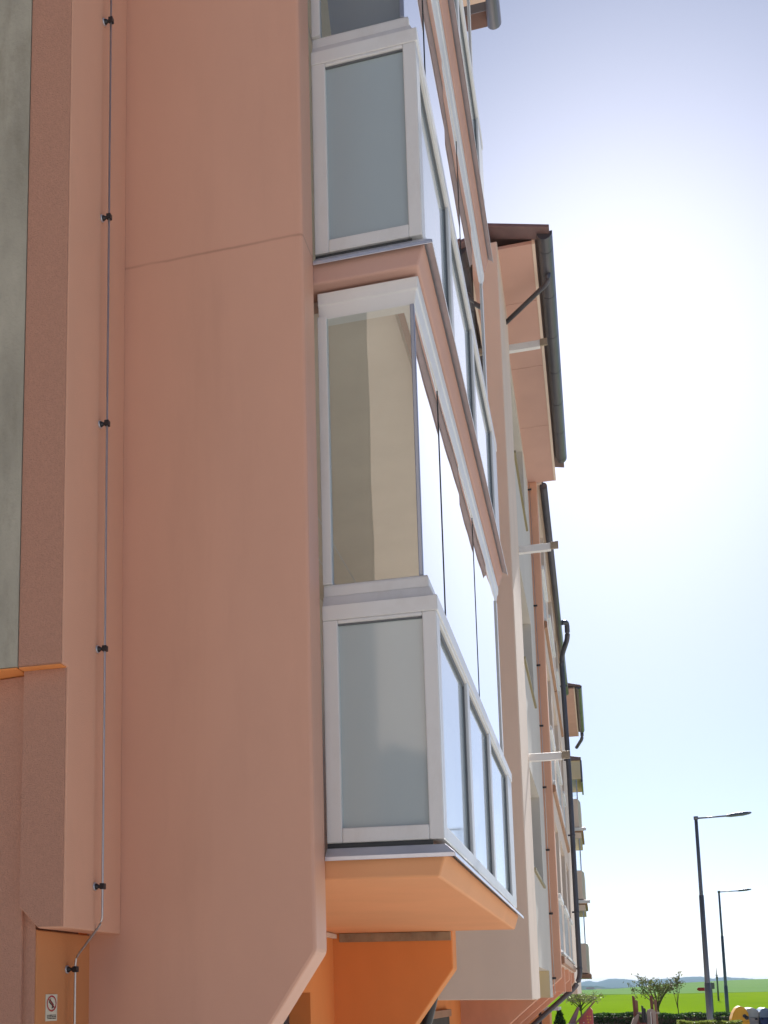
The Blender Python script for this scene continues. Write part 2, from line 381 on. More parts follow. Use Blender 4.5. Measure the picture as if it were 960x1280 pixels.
# --- balconies ----------------------------------------------------------------
Y0, Y1 = 4.915, 9.40
def along(profile, name, mat, par, bevel=0.004, y0=Y0, y1=Y1):
    """profile given as (distance in from the outer edge line, z): swept along the front and mitred round the near end"""
    # front run
    XE = -0.59
    mb = MB(); bm = mb.bm; n = len(profile)
    # three stations: back end at the fin (near end, x=-1.088), mitre corner, far end
    rows = []
    for (o_, z) in profile:
        rows.append([(-1.088, Y0 + 0.02 - o_, z), (XE + o_, Y0 + 0.02 - o_, z), (XE + o_, y1, z)])
    v = [[bm.verts.new(p) for p in r] for r in rows]
    for i in range(n):
        j = (i + 1) % n
        for k in range(2):
            bm.faces.new((v[i][k], v[i][k + 1], v[j][k + 1], v[j][k]))
    bm.faces.new([v[i][0] for i in range(n)]); bm.faces.new([v[i][2] for i in reversed(range(n))])
    return mb.build(name, mat, par, bevel)

def balcony(z_extra=0.0):
    # slab with slightly sloping pink fascia
    s = MB().prism([(WX, 0.467), (-0.612, 0.467), (-0.578, 0.575), (WX, 0.575)], Y0, 9.399, 'y').build('balcony', 'orange', blk, 0.01)
    along([(0.004, 0.606), (0.048, 0.566), (0.050, 0.548), (0.046, 0.548), (0.044, 0.562), (0.0, 0.585), (-0.03, 0.585), (-0.03, 0.606)], 'flashing', 'metal', s, 0.0015)
    # lower frame, near end
    f = MB()
    f.box(-1.088, -1.02, 4.93, 4.985, 0.628, 1.615).box(-0.65, -0.588, 4.93, 4.985, 0.628, 1.615)
    f.box(-1.02, -0.65, 4.93, 4.985, 0.628, 0.692).box(-1.02, -0.65, 4.93, 4.985, 1.598, 1.615)
    # lower frame, long side
    ms = [(4.985, 5.04), (6.15, 6.26), (7.45, 7.56), (8.98, 9.398)]
    for a, b in ms: f.box(-0.65, -0.588, a, b, 0.628, 1.615)
    for a, b in ((5.04, 6.15), (6.26, 7.45), (7.56, 8.98)):
        f.box(-0.65, -0.588, a, b, 0.628, 0.692); f.box(-0.65, -0.588, a, b, 1.598, 1.615)
    f.build('lower_frame', 'white', s, 0.005)
    bd = MB()
    for (a, b) in ((5.04, 6.15), (6.26, 7.45), (7.56, 8.98)):
        bd.box(-0.615, -0.603, a, a + 0.02, 0.692, 1.598).box(-0.615, -0.603, b - 0.02, b, 0.692, 1.598).box(-0.615, -0.603, a + 0.02, b - 0.02, 1.575, 1.598)
    bd.box(-1.02, -0.65, 4.940, 4.95, 1.591, 1.598)
    bd.build('glazing_bead', 'bead', s)
    B('frosted_pane', 'frost', s, -1.02, -0.65, 4.95, 4.962, 0.692, 1.598)
    for a, b in ((5.04, 6.15), (6.26, 7.45), (7.56, 8.98)): B('frosted_pane', 'frost', s, -0.624, -0.612, a, b, 0.692, 1.598)
    B('gap_filler', 'seal', s, -1.088, -0.64, 4.945, 4.97, 0.575, 0.628)
    # rails and sill
    along([(0.008, 1.615), (0.008, 1.685), (-0.03, 1.688), (-0.03, 1.615)], 'rail', 'white', s, 0.004)
    along([(-0.008, 1.686), (-0.026, 1.735), (-0.06, 1.735), (-0.06, 1.686)], 'sill', 'white', s, 0.003)
    along([(-0.030, 1.735), (-0.032, 1.780), (-0.036, 1.792), (-0.075, 1.792), (-0.075, 1.735)], 'sill_cap', 'white', s, 0.004)
    # upper glazing
    B('jamb', 'white', s, -1.088, -1.045, 4.955, 5.0, 1.792, 3.082, 0.003)
    B('glass_pane', 'glass', s, -1.045, -0.662, 4.972, 4.980, 1.792, 3.075)
    B('corner_profile', 'alu', s, -0.662, -0.643, 4.966, 4.99, 1.792, 3.075, 0.003)
    js = [4.99, 5.80, 6.70, 7.55, 8.45, 9.30]
    for i in range(5):
        g = B('glass_pane', 'glass', s, -0.652, -0.644, 0, js[i + 1] - js[i] - 0.004, 1.792, 3.075)
        g.location.y = js[i]; g.rotation_euler.z = R((0.22, -0.12, 0.18, -0.2, 0.1)[i])
        if i: B('glazing_seal', 'seal', s, -0.653, -0.6435, js[i] - 0.0035, js[i] - 0.0005, 1.792, 3.075)
    MB().box(-0.68, -0.635, 9.30, 9.398, 1.792, 3.075).build('end_post', 'white', s, 0.003)
    # head profile: two stepped white boxes
    along([(-0.052, 3.082), (-0.040, 3.145), (-0.034, 3.15), (-0.030, 3.206), (-0.11, 3.206), (-0.11, 3.082)], 'head_rail', 'white', s, 0.004)
    # inside: wall lining, far end and ceiling lining
    B('inner_wall', 'render_in', s, WX + 0.001, WX + 0.03, 4.92, 9.36, 0.62, 3.20)
    B('inner_end', 'render_in', s, WX + 0.03, -1.10, 9.36, 9.397, 0.62, 3.20)
    for (xx, zz) in ((-1.12, 2.14), (-1.13, 1.96)): MB().tube([(xx, 5.01, zz), (xx, 7.2, zz - 0.03), (xx, 9.35, zz)], 0.0022, 6).build('drying_line', 'white', s)
    B('inner_ceiling', 'render_in', s, WX + 0.03, -0.76, 5.05, 9.355, 3.16, 3.218)
    return s
b1 = balcony()
for k in (1, 2):
    c = copy_tree(b1, blk); c.location.z = SH * k
    if k == 1:
        MB().prism([(-1.0, 1.80), (-0.668, 1.80), (-0.668, 3.07), (-1.04, 3.07), (-1.04, 2.3)], 5.02, 5.03, 'y').build('pane_backing', 'backing', c)  # added grey sheet that lightens the dark upper end pane
    c.material_slots[0].link = 'OBJECT'; c.material_slots[0].material = M['dusty']      # only the lowest slab keeps the orange material

# steel plate with bolts at the head of the second fin
pl = B('fixing_plate', 'steel', blk, -1.985, -1.10, 9.385, 9.399, 0.395, 0.464, 0.003)
for x in (-1.91, -1.73, -1.41, -1.22): MB().tube([(x, 9.385, 0.435), (x, 9.372, 0.435)], 0.013, 6).build('bolt', 'steel', pl)

# eave over the balconies
B('eave_soffit', 'beige', blk, -1.9, -0.52, 4.7, 9.75, 8.87, 8.90)
MB().prism([(-2.2, 8.93), (-0.50, 8.93), (-0.50, 9.12), (-2.2, 9.7)], 4.7, 9.93, 'y').build('roof_verge', 'gutter', blk, 0.01)
MB().tube([(-0.47, 4.7, 8.96), (-0.47, 10.12, 8.95)], 0.065, 14).build('gutter', 'gutter', blk)
MB().prism([(-2.2, 9.0), (-0.52, 9.0), (-0.52, 9.05), (-2.2, 9.6)], 9.93, 10.2, 'y').build('roof_edge', 'roof', blk, 0.01)

# recessed bay between fin and stair block
B('facade_wall', 'beige', blk, WX - 0.25, WX, 9.65, 12.6, GZ, 9.0)

# --- stair block (beige end wall, pale grey flank) -------------------------------
B('stair_wall', 'beige', blk, WX, -0.675, 12.6, 14.25, -0.09, 8.38, 0.012)
gw = [(15.0, 17.75, 1.50, 2.80), (15.0, 17.75, 4.18, 5.45), (15.0, 17.75, 6.95, 8.2), (14.6, 18.25, -0.10, 0.29)]
wall_x('stair_flank', 'grey', blk, -0.72, 0.34, 14.25, 19.3, -0.10, 8.38, gw)
for (a, b, c, d) in gw[:3]:
    w = B('window', 'dimglass', blk, -1.06, -1.02, a, b, c, d)
    fm = MB().box(-1.02, -0.97, a, a + 0.07, c, d).box(-1.02, -0.97, b - 0.07, b, c, d).box(-1.02, -0.97, a + 0.07, b - 0.07, c, c + 0.07).box(-1.02, -0.97, a + 0.07, b - 0.07, d - 0.07, d).box(-1.02, -0.97, (a + b) / 2 - 0.04, (a + b) / 2 + 0.04, c + 0.07, d - 0.07)
    fm.build('window_frame', 'white', w, 0.004)
    B('window_sill', 'olive', w, -0.97, -0.69, a - 0.02, b + 0.02, c - 0.035, c + 0.005, 0.004)
B('recess_back', 'cream', blk, -1.10, -1.06, 14.6, 18.25, -0.10, 0.29)
B('recess_side', 'cream', blk, -1.058, -0.724, 18.23, 18.248, -0.098, 0.288)
B('stair_soffit', 'orange', blk, WX, -1.10, 14.25, 19.3, -0.08, -0.04)
# white bracket arms near the edge of the flank
def arm(z, y=14.3, x0=-0.72, x1=-0.30):
    a = MB().box(x0, x1, y, y + 0.07, z - 0.09, z).build('bracket_arm', 'white', blk, 0.006)
    MB().box(x1, x1 + 0.09, y - 0.01, y + 0.02, z - 0.085, z + 0.006).tube([(x1 + 0.045, y - 0.012, z - 0.04), (x1 + 0.045, y + 0.03, z - 0.04)], 0.028, 12).build('arm_bolt', 'steel', a, 0.003)
for z in (2.79, 5.39, 8.06): arm(z)
# second conductor at the corner of the flank
rod2 = MB().tube([(-0.69, 19.22, 8.3), (-0.69, 19.22, -0.06)], 0.005, 8).build('lightning_conductor', 'rod', blk)
for i in range(9):
    z = 8.19 - i * 1.0
    MB().tube([(-0.72, 19.2, z), (-0.66, 19.2, z)], 0.017, 8).build('clamp', 'black', rod2)

# eave box of the stair block: pink soffit boards, purple-brown verge, dark gutter
def eave_box(dy, near):
    for (a, b) in ((12.74, 13.9), (13.908, 15.5), (15.508, 17.3), (17.308, 19.36)):
        B('eave_soffit', 'dusty', blk, -0.74, -0.30, a + dy, b + dy, 8.36, 8.40, 0.003)  # greyer pink, the fading by flare put into the board colour
    B('eave_edge', 'beige', blk, -0.30, -0.265, 12.74 + dy, 19.36 + dy, 8.355, 8.43, 0.003)
    MB().prism([(-2.4, 8.90), (-0.10, 8.362), (-0.10, 8.40), (-2.4, 8.95)], 12.50 + dy, 12.74 + dy, 'y').build('roof_verge', 'tile', blk, 0.006)
    MB().prism([(-2.4, 8.86), (-0.12, 8.402), (-0.12, 8.44), (-2.4, 8.93)], 12.74 + dy, 19.0 + dy, 'y').build('roof_edge', 'roof', blk, 0.006)
    # half round gutter with straps
    n = 12; prof = [(-0.155 + 0.085 * math.cos(math.pi + math.pi * k / n), 8.40 + 0.095 * math.sin(math.pi + math.pi * k / n)) for k in range(n + 1)]
    g = MB().prism(prof, 12.62 + dy, 18.6 + dy, 'y').build('gutter', 'gutter', blk)
    for k in range(7): MB().prism([(x, z - 0.004) for x, z in prof], 12.9 + dy + k * 0.93, 12.93 + dy + k * 0.93, 'y').build('gutter_strap', 'gutter', g)
eave_box(0, True)
MB().tube(smooth_path([(-0.14, 13.3, 8.34), (-0.16, 13.35, 8.22), (-0.68, 13.85, 8.10)], 0.10, 6), 0.03, 12).build('downpipe', 'gutter', blk)

# --- next bay: pink fins, beige loggia front, downpipe ---------------------------
CX = -0.58
for y in (19.3, 23.95, 28.6):
    MB().prism([(CX, 8.36 if y < 20 else 0.40), (CX, 0.20), (-2.6, -1.55), (-2.6, 8.36 if y < 20 else 0.40)], y, y + 0.3, 'y').build('fin_wall', 'pink', blk, 0.012)
for (a, b) in ((19.6, 23.95), (24.25, 28.6)):
    MB().prism([(-0.80, 0.40), (-0.80, 0.20), (-2.6, -1.45), (-2.6, 0.40)], a, b, 'y').build('base_panel', 'orange', blk)
    B('base_rib', 'pink', blk, -0.80, -0.60, (a + b) / 2 - 0.12, (a + b) / 2 + 0.12, -0.02, 0.40, 0.01)
holes = []
for k in range(3):
    for (a, b) in ((19.75, 21.5), (22.5, 25.3), (26.5, 28.3)):
        holes.append((a, b, 0.62 + SH * k, min(2.75 + SH * k, 8.2)))
wall_x('loggia_front', 'beige', blk, CX, 0.2, 19.6, 28.9, 0.40, 8.36, holes)
B('facade_wall', 'beige', blk, -1.6, -1.5, 19.6, 28.9, 0.4, 8.36)
for (a, b, c, d) in holes:
    w = B('window', 'frost', blk, -0.66, -0.645, a, b, c, c + 0.85)
    B('glass_pane', 'glass', w, -0.655, -0.648, a, b, c + 0.93, d)
    fm = MB()
    fm.box(-0.645, -0.590, a, b, c, c + 0.05)
    for t in (0, 0.5, 1): fm.box(-0.645, -0.588, a + (b - a - 0.06) * t, a + (b - a - 0.06) * t + 0.06, c, c + 0.85)
    fm.build('window_frame', 'white', w, 0.004)
    B('rail', 'white', w, -0.66, -0.545, a - 0.02, b + 0.02, c + 0.85, c + 0.92, 0.005)
    B('window_sill', 'white', w, -0.60, -0.535, a - 0.03, b + 0.03, c - 0.045, c, 0.004)
for k in range(3):
    for (a, b) in ((19.62, 24.0), (24.1, 28.6)):
        MB().prism([(CX + 0.002, 0.41 + SH * k), (CX + 0.05, 0.43 + SH * k), (CX + 0.05, 0.53 + SH * k), (CX + 0.002, 0.55 + SH * k)], a, b, 'y').build('slab_lip', 'slab_lip', blk, 0.006)
MB().tube([(-0.475, 19.45, 8.33), (-0.49, 34.0, 8.30)], 0.06, 12).build('gutter', 'gutter', blk)
B('eave_soffit', 'beige', blk, -0.75, -0.50, 19.4, 33.5, 8.362, 8.40)
MB().prism([(-2.4, 8.40), (-0.48, 8.40), (-0.48, 8.52), (-2.4, 8.9)], 19.4, 33.5, 'y').build('roof_edge', 'roof', blk)
dp = MB().tube(smooth_path([(-0.44, 27.4, 8.36), (-0.31, 27.6, 8.44), (-0.31, 27.7, 8.08), (-0.49, 28.5, 7.85), (-0.455, 28.72, 5.0), (-0.455, 28.75, 0.18), (-1.72, 28.75, -0.92), (-1.72, 28.75, GZ)], 0.28, 8), 0.058, 14).build('downpipe', 'gutter', blk)
for z in (7.2, 5.4, 3.6, 1.8, 0.5): MB().tube([(-0.56, 28.73, z), (-0.39, 28.73, z)], 0.022, 8).tube([(-0.455, 28.73, z - 0.02), (-0.455, 28.73, z + 0.02)], 0.066, 14).build('pipe_bracket', 'gutter', dp)

# wall beyond the downpipe up to the next stair block, and its eave box
B('facade_wall', 'beige', blk, -2.6, -0.60, 28.9, 33.6, 0.2, 8.36)
B('stair_wall', 'beige', blk, -2.6, -0.62, 33.6, 40.4, -0.09, 8.38)
eave_box(21.0, False)
MB().tube(smooth_path([(-0.16, 39.7, 8.4), (-0.16, 39.75, 8.15), (-0.36, 40.2, 7.95)], 0.2, 6), 0.055, 10).build('downpipe', 'gutter', blk)

# farthest balcony stack, seen past the downpipe
FY0, FY1, FX = 46.8, 51.0, -0.40
B('facade_wall', 'beige', blk, -2.6, -0.95, 40.4, 52.0, 0.1, 8.6)
for k in range(3):
    z = 0.62 + SH * k
    s = B('balcony', 'slab_lip', blk, -0.95, FX + 0.06, FY0 - 0.05, FY1, z - 0.16, z, 0.01)
    MB().prism([(-0.95, FY0), (FX - 0.08, FY0), (FX, FY0 + 0.9), (FX, FY1), (-0.95, FY1)], z + 0.03, z + 1.13, 'z').build('parapet', 'beige', s, 0.01)
    gp = MB().box(-0.90, FX - 0.10, FY0 + 0.05, FY0 + 0.06, z + 1.13, z + 2.36).box(FX - 0.09, FX - 0.08, FY0 + 0.07, FY1, z + 1.13, z + 2.36).build('glass_pane', 'glass', s)
    MB().box(FX - 0.11, FX - 0.07, FY0 + 0.04, FY0 + 0.08, z + 1.13, z + 2.36).build('corner_profile', 'alu', s)
    if k < 2:
        MB().box(-0.9, FX + 0.17, FY0 - 0.3, FY0 - 0.2, z + 2.62, z + 2.74).build('bracket_arm', 'white', s, 0.01)
        B('head_rail', 'beige', s, -0.95, FX - 0.02, FY0, FY1, z + 2.36, z + 2.58)
MB().box(-0.95, FX + 0.08, FY0, FY1 - 1, 8.02, 8.75).build('eave_soffit', 'cream', blk, 0.01)
MB().prism([(-0.97, 8.75), (FX + 0.12, 8.75), (FX + 0.12, 8.85), (-0.97, 8.98)], FY0 - 0.15, FY1, 'y').build('roof_edge', 'roof', blk, 0.01)
B('eave_edge', 'gutter', blk, FX + 0.08, FX + 0.14, FY0, FY1 - 1, 7.9, 8.75)

# ground floor: set-back wall, small porch, dark pipe under the second fin
B('ground_floor_wall', 'deep_orange', blk, -3.0, -2.15, 9.65, 33.0, GZ - 0.3, 0.40)
gwn = B('ground_window', 'dark', blk, -2.149, -2.10, 15.6, 17.4, -1.3, -0.35)
B('window_frame', 'slab_lip', gwn, -2.149, -2.08, 15.5, 17.5, -0.35, -0.25, 0.004)
MB().tube(smooth_path([(-1.30, 9.75, 0.0), (-1.33, 9.75, -0.12), (-1.45, 9.85, -0.5), (-1.46, 9.85, GZ)], 0.1, 5), 0.05, 12).build('downpipe', 'black', blk)
po = MB().box(-2.0, -1.36, 33.2, 34.6, GZ - 0.2, -0.52).build('porch', 'orange', blk)
B('porch_roof', 'metal', po, -2.0, -1.10, 33.0, 34.8, -0.52, -0.44, 0.01)
MB().tube([(-1.45, 30.0, GZ - 0.2), (-1.45, 30.0, -0.25)], 0.035, 8).build('porch_post', 'black', po)

# --- no-smoking notice on the lower wall -------------------------------------------
M['sign_white'] = plain('sign_plate', (0.62, 0.60, 0.48), 0.5, var=0.08, scale=30)
M['sign_red'] = plain('sign_red', (0.42, 0.02, 0.03), 0.5, var=0.05)
sx = -2.083
sg = B('prohibition_sign', 'sign_white', None, sx + 0.0005, sx + 0.003, 4.281, 4.383, -0.104, 0.0)
tag(sg, 'small white no smoking sign with a red ring on the wall beside the conductor', 'sign')
ring = MB(); bm = ring.bm; n = 40; cy, cz = 4.331, -0.036
vi, vo = [], []
for k in range(n):
    t = 2 * math.pi * k / n
    vi.append(bm.verts.new((sx + 0.0042, cy + 0.036 * math.cos(t), cz + 0.0255 * math.sin(t)))); vo.append(bm.verts.new((sx + 0.0042, cy + 0.043 * math.cos(t), cz + 0.0315 * math.sin(t))))
for k in range(n): bm.faces.new((vi[k], vo[k], vo[(k + 1) % n], vi[(k + 1) % n]))
ring.build('red_ring', 'sign_red', sg)
def bar(mb, a, b, w, x):
    (ya, za), (yb, zb) = a, b; d = Vector((yb - ya, zb - za)).normalized(); nn = Vector((-d.y, d.x)) * w / 2
    mb.prism([(ya + nn.x, za + nn.y), (yb + nn.x, zb + nn.y), (yb - nn.x, zb - nn.y), (ya - nn.x, za - nn.y)], x, x + 0.0008, 'x')
pic = MB()
bar(pic, (cy - 0.022, cz + 0.006), (cy + 0.012, cz - 0.010), 0.0045, sx + 0.0034)
bar(pic, (cy - 0.012, cz + 0.014), (cy + 0.018, cz - 0.005), 0.0035, sx + 0.0034)
bar(pic, (cy - 0.024, cz + 0.006), (cy - 0.006, cz + 0.02), 0.0022, sx + 0.0034)
bar(pic, (cy + 0.002, cz - 0.016), (cy + 0.02, cz - 0.012), 0.007, sx + 0.0034)
pic.build('hand_symbol', 'black', sg)
sl = MB(); bar(sl, (cy - 0.026, cz + 0.017), (cy + 0.026, cz - 0.017), 0.003, sx + 0.0045); sl.build('red_slash', 'sign_red', sg)
txt = MB(); random.seed(3)
for r_ in range(3):
    y = 4.291 + (0.004 if r_ == 2 else 0)
    while y < 4.372:
        w = random.uniform(0.003, 0.0065); txt.box(sx + 0.0034, sx + 0.0041, y, y + w, -0.0875 - r_ * 0.0062 + 0.004, -0.0875 - r_ * 0.0062 + 0.0075); y += w + random.choice((0.0016, 0.0016, 0.004))
txt.build('lettering', 'black', sg)

# ------------------------------------------------------------------ the block behind the viewer (seen only mirrored in the glass)
nb = empty('neighbouring_block', (0, 0, 0), 'pale beige end wall of the next block, mirrored in the end panes of the balconies', 'building')
B('wall', 'beige', nb, -2.75, -0.6, -16.0, -6.0, GZ, 10.3)  # unseen; right edge widened to bounce warm light onto the shaded walls
B('set_back_wall', 'taupe', nb, -9.0, -2.75, -16.0, -8.0, GZ, 11.4)
MB().prism([(-2.75, 10.3), (-0.3, 10.3), (-0.3, 10.5), (-2.75, 10.9)], -16.5, -5.7, 'y').build('roof', 'roof', nb)

# ================================================================== STREET LAMPS
M['lamp_metal'] = plain('grey_lamp_paint', (0.17, 0.18, 0.2), 0.45, metal=0.3, var=0.1)
def lamp(x, y, zb, h, label):
    t = empty('street_lamp', (x, y, zb), label, 'street lamp', 'street lamps along the road')
    p = MB().tube([(0, 0, 0), (0, 0, h * 0.285)], 0.105, 14).tube([(0, 0, h * 0.28), (0, 0, h * 0.29), (0, 0, h * 0.66)], [0.105, 0.088, 0.082], 14).tube([(0, 0, h * 0.655), (0, 0, h * 0.665), (0, 0, h)], [0.082, 0.064, 0.056], 14).build('pole', 'lamp_metal', t)
    MB().tube([(0, 0, h - 0.06), (0, 0, h + 0.05)], 0.075, 12).build('pole_cap', 'lamp_metal', p)
    MB().tube([(0, 0, h - 0.02), (1.05, 0, h + 0.02)], 0.03, 10).build('arm', 'lamp_metal', t)
    hd = MB(); bm = hd.bm
    prof = [(0.98, 0.05, 0.03), (1.15, 0.13, 0.05), (1.55, 0.15, 0.055), (1.74, 0.12, 0.035), (1.80, 0.06, 0.012)]
    rings = []
    for (xx, w, hh) in prof:
        zc = h + 0.02 + (xx - 1.0) * 0.09
        rings.append([bm.verts.new((xx, yy, zz)) for yy, zz in ((-w, zc - hh), (w, zc - hh), (w * 0.8, zc + hh), (-w * 0.8, zc + hh))])
    for a, b in zip(rings, rings[1:]):
        for k in range(4): bm.faces.new((a[k], a[(k + 1) % 4], b[(k + 1) % 4], b[k]))
    bm.faces.new(rings[0]); bm.faces.new(rings[-1])
    hd.build('lamp_head', 'lamp_metal', t, 0.01)
    return t
L1 = lamp(3.47, 44, -2.05, 7.98, 'nearer and taller grey street lamp with one arm, rising from the low hedge')
L2 = lamp(6.98, 76, -2.0, 7.75, 'smaller street lamp farther off, its foot beside the yellow container')
L2.rotation_euler = (0, 0, R(1.5))

# ================================================================== GREENERY
def leaf_mat(name, c1, c2):
    mt, nt, o = newmat(name)
    g = N(nt, 'ShaderNodeNewGeometry'); r = N(nt, 'ShaderNodeValToRGB')
    r.color_ramp.elements[0].color = (*c1, 1); r.color_ramp.elements[1].color = (*c2, 1)
    nt.links.new(g.outputs['Random Per Island'], r.inputs[0])
    d = N(nt, 'ShaderNodeBsdfPrincipled', Roughness=0.55); d.inputs['Specular IOR Level'].default_value = 0.3
    t = N(nt, 'ShaderNodeBsdfTranslucent'); mx = N(nt, 'ShaderNodeMixShader'); mx.inputs[0].default_value = 0.35
    nt.links.new(r.outputs[0], d.inputs['Base Color']); nt.links.new(r.outputs[0], t.inputs[0])
    nt.links.new(d.outputs[0], mx.inputs[1]); nt.links.new(t.outputs[0], mx.inputs[2]); nt.links.new(mx.outputs[0], o.inputs[0])
    return mt
M['leaf_olive'] = leaf_mat('olive_leaves', (0.06, 0.075, 0.02), (0.16, 0.18, 0.06))
M['leaf_pale'] = leaf_mat('pale_willow_leaves', (0.16, 0.18, 0.07), (0.32, 0.32, 0.15))
M['leaf_dark'] = leaf_mat('dark_hedge_leaves', (0.02, 0.05, 0.015), (0.06, 0.13, 0.035))
M['leaf_yellow'] = leaf_mat('yellow_green_leaves', (0.14, 0.20, 0.03), (0.32, 0.36, 0.09))
M['bark'] = plain('bark', (0.10, 0.075, 0.055), 0.9, var=0.3, scale=12)

def add_leaf(bm, c, s, rnd):
    a = Vector((rnd.gauss(0, 1), rnd.gauss(0, 1), rnd.gauss(0, 1))).normalized()
    b = a.orthogonal().normalized(); b.rotate(Matrix.Rotation(rnd.uniform(0, 6.28), 3, a)); d = a.cross(b)
    s1, s2 = s * rnd.uniform(0.6, 1.3), s * rnd.uniform(0.3, 0.6)
    bm.faces.new([bm.verts.new(c + b * s1), bm.verts.new(c + d * s2), bm.verts.new(c - b * s1), bm.verts.new(c - d * s2)])

def tree(x, y, zb, h, spread, trunk_h, nlimb, nleaf, leaf, size, label, seed, lean=0.0, up=0.9, cat='tree', tr_r=1.0):
    rnd = random.Random(seed)
    t = empty('tree', (x, y, zb), label, cat)
    tr = MB(); lf = MB(); tips = []
    tr.tube([(0, 0, 0), (0.03, 0, trunk_h * 0.5), (lean, 0, trunk_h)], [0.05 * tr_r, 0.04 * tr_r, 0.034 * tr_r], 8)
    for i in range(nlimb):
        a = 2 * math.pi * i / nlimb + rnd.uniform(-0.3, 0.3); rr = spread * rnd.uniform(0.5, 1.0); top = trunk_h + (h - trunk_h) * rnd.uniform(0.55, 1.0) * (1 - 0.25 * rr / spread)
        z0 = trunk_h * rnd.uniform(0.75, 1.0)
        p0 = Vector((lean * z0 / trunk_h, 0, z0)); p2 = Vector((lean + rr * math.cos(a), rr * math.sin(a), top))
        p1 = p0.lerp(p2, 0.5) + Vector((0, 0, up * 0.25 * (top - z0)))
        path = [p0 * (1 - s) ** 2 + p1 * 2 * s * (1 - s) + p2 * s * s for s in [k / 6 for k in range(7)]]
        tr.tube(path, [0.026 * tr_r * (1 - 0.8 * k / 6) for k in range(7)], 6)
        for k in range(3, 7):
            q = path[k]
            for _ in range(2):
                e = q + Vector((rnd.gauss(0, 1), rnd.gauss(0, 1), rnd.uniform(-0.3, 1.0))).normalized() * spread * rnd.uniform(0.2, 0.42)
                tr.tube([q, q.lerp(e, 0.6) + Vector((0, 0, 0.03)), e], [0.012, 0.008, 0.004], 4, False)
                tips.append((q, e))
    for _ in range(nleaf):
        q, e = rnd.choice(tips); s = rnd.uniform(0.2, 1.1)
        add_leaf(lf.bm, q.lerp(e, s) + Vector((rnd.gauss(0, 1), rnd.gauss(0, 1), rnd.gauss(0, 1))) * size * 1.1, size, rnd)
    tr.build('trunk', 'bark', t); lf.build('crown', leaf, t)
    return t
tree(2.28, 55, -2.0, 2.85, 1.08, 1.45, 13, 1100, 'leaf_olive', 0.055, 'young olive green tree with a wide spreading crown behind the wooden play posts', 5)
tree(2.80, 50, -2.0, 3.0, 0.24, 1.5, 5, 70, 'leaf_olive', 0.022, 'thin nearly bare sapling between the wide young tree and the nearer lamp', 9, up=0.3, tr_r=0.45)
tree(-1.0, 60, -2.0, 1.95, 1.05, 1.3, 12, 1300, 'leaf_pale', 0.045, 'pale feathery young tree standing behind the red playhouse', 12)

def hedge(x0, x1, y0, y1, zb, zt, n, leaf, size, label, seed):
    rnd = random.Random(seed)
    t = empty('hedge', ((x0 + x1) / 2, (y0 + y1) / 2, zb), label, 'hedge')
    hx, hy, hz = (x1 - x0) / 2, (y1 - y0) / 2, zt - zb
    lf = MB(); 
    for _ in range(n):
        f = rnd.random(); x = rnd.uniform(-hx, hx)
        if f < 0.5: c = Vector((x, -hy + abs(rnd.gauss(0, 0.06)), rnd.uniform(0.0, hz)))
        else: c = Vector((x, rnd.uniform(-hy, hy), hz - abs(rnd.gauss(0, 0.06))))
        c.z += 0.02 * math.sin((x + x0) * 2.3) + 0.02 * math.sin((x + x0) * 6.1 + 1)
        add_leaf(lf.bm, c, size, rnd)
    core = MB().box(-hx, hx, -hy + 0.1, hy - 0.1, 0, hz - 0.12).build('branch_core', 'bark', t, 0.05)
    lf.build('foliage', leaf, t)
    return t
hedge(-0.42, 5.6, 46.2, 47.2, -2.02, -0.84, 9000, 'leaf_dark', 0.05, 'long dark green clipped hedge along the edge of the field', 21)
hedge(2.1, 3.8, 37.4, 38.2, -1.98, -0.90, 5000, 'leaf_yellow', 0.05, 'low yellow green hedge in front of the waste containers', 22)
# conical evergreen beside the porch
rnd = random.Random(31)
cf = empty('conifer_shrub', (-1.20, 36, -1.95), 'dark conical evergreen shrub beside the end of the block', 'shrub')
lf = MB()
for _ in range(2600):
    z = rnd.uniform(0, 1) ** 1.2; a = rnd.uniform(0, 6.28); rr = 0.36 * (1 - z) ** 0.75 * rnd.uniform(0.82, 1.05) * (1 + 0.15 * math.sin(a * 5 + z * 9))
    add_leaf(lf.bm, Vector((rr * math.cos(a), rr * math.sin(a), z * 1.45)), 0.045, rnd)
lf.build('foliage', 'leaf_dark', cf); MB().tube([(0, 0, 0), (0, 0, 1.2)], [0.2, 0.02], 8).build('trunk', 'bark', cf)

# ================================================================== PLAYGROUND
M['red_board'] = plain('red_play_board', (0.50, 0.10, 0.10), 0.6, var=0.12, scale=5)
M['roof_board'] = plain('faded_lilac_board', (0.30, 0.17, 0.2), 0.7, var=0.15, scale=5)
M['timber'] = plain('weathered_timber', (0.25, 0.14, 0.10), 0.8, var=0.25, scale=6)
M['timber_red'] = plain('red_brown_timber', (0.16, 0.05, 0.04), 0.7, var=0.2, scale=6)
M['ply'] = plain('pale_plywood', (0.34, 0.27, 0.24), 0.7, var=0.15, scale=4)
M['yellow_paint'] = plain('yellow_paint', (0.7, 0.45, 0.03), 0.5, var=0.05)
M['white_paint'] = plain('white_paint', (0.75, 0.73, 0.7), 0.5, var=0.05)
ph = empty('playhouse', (-0.62, 42, -2.0), 'red playhouse with a pitched lilac roof and yellow dots in front of the hedge', 'playhouse')
MB().prism([(-0.16, 0.0), (0.30, 0.0), (0.30, 1.35), (0.22, 1.45), (0.06, 1.24), (-0.16, 1.0)], -0.4, 0.4, 'y').build('wall', 'red_board', ph, 0.01)
MB().prism([(-0.30, 0.92), (0.36, 1.66), (0.40, 1.63), (-0.26, 0.87)], -0.5, -0.42, 'y').build('barge_board', 'timber', ph, 0.006)
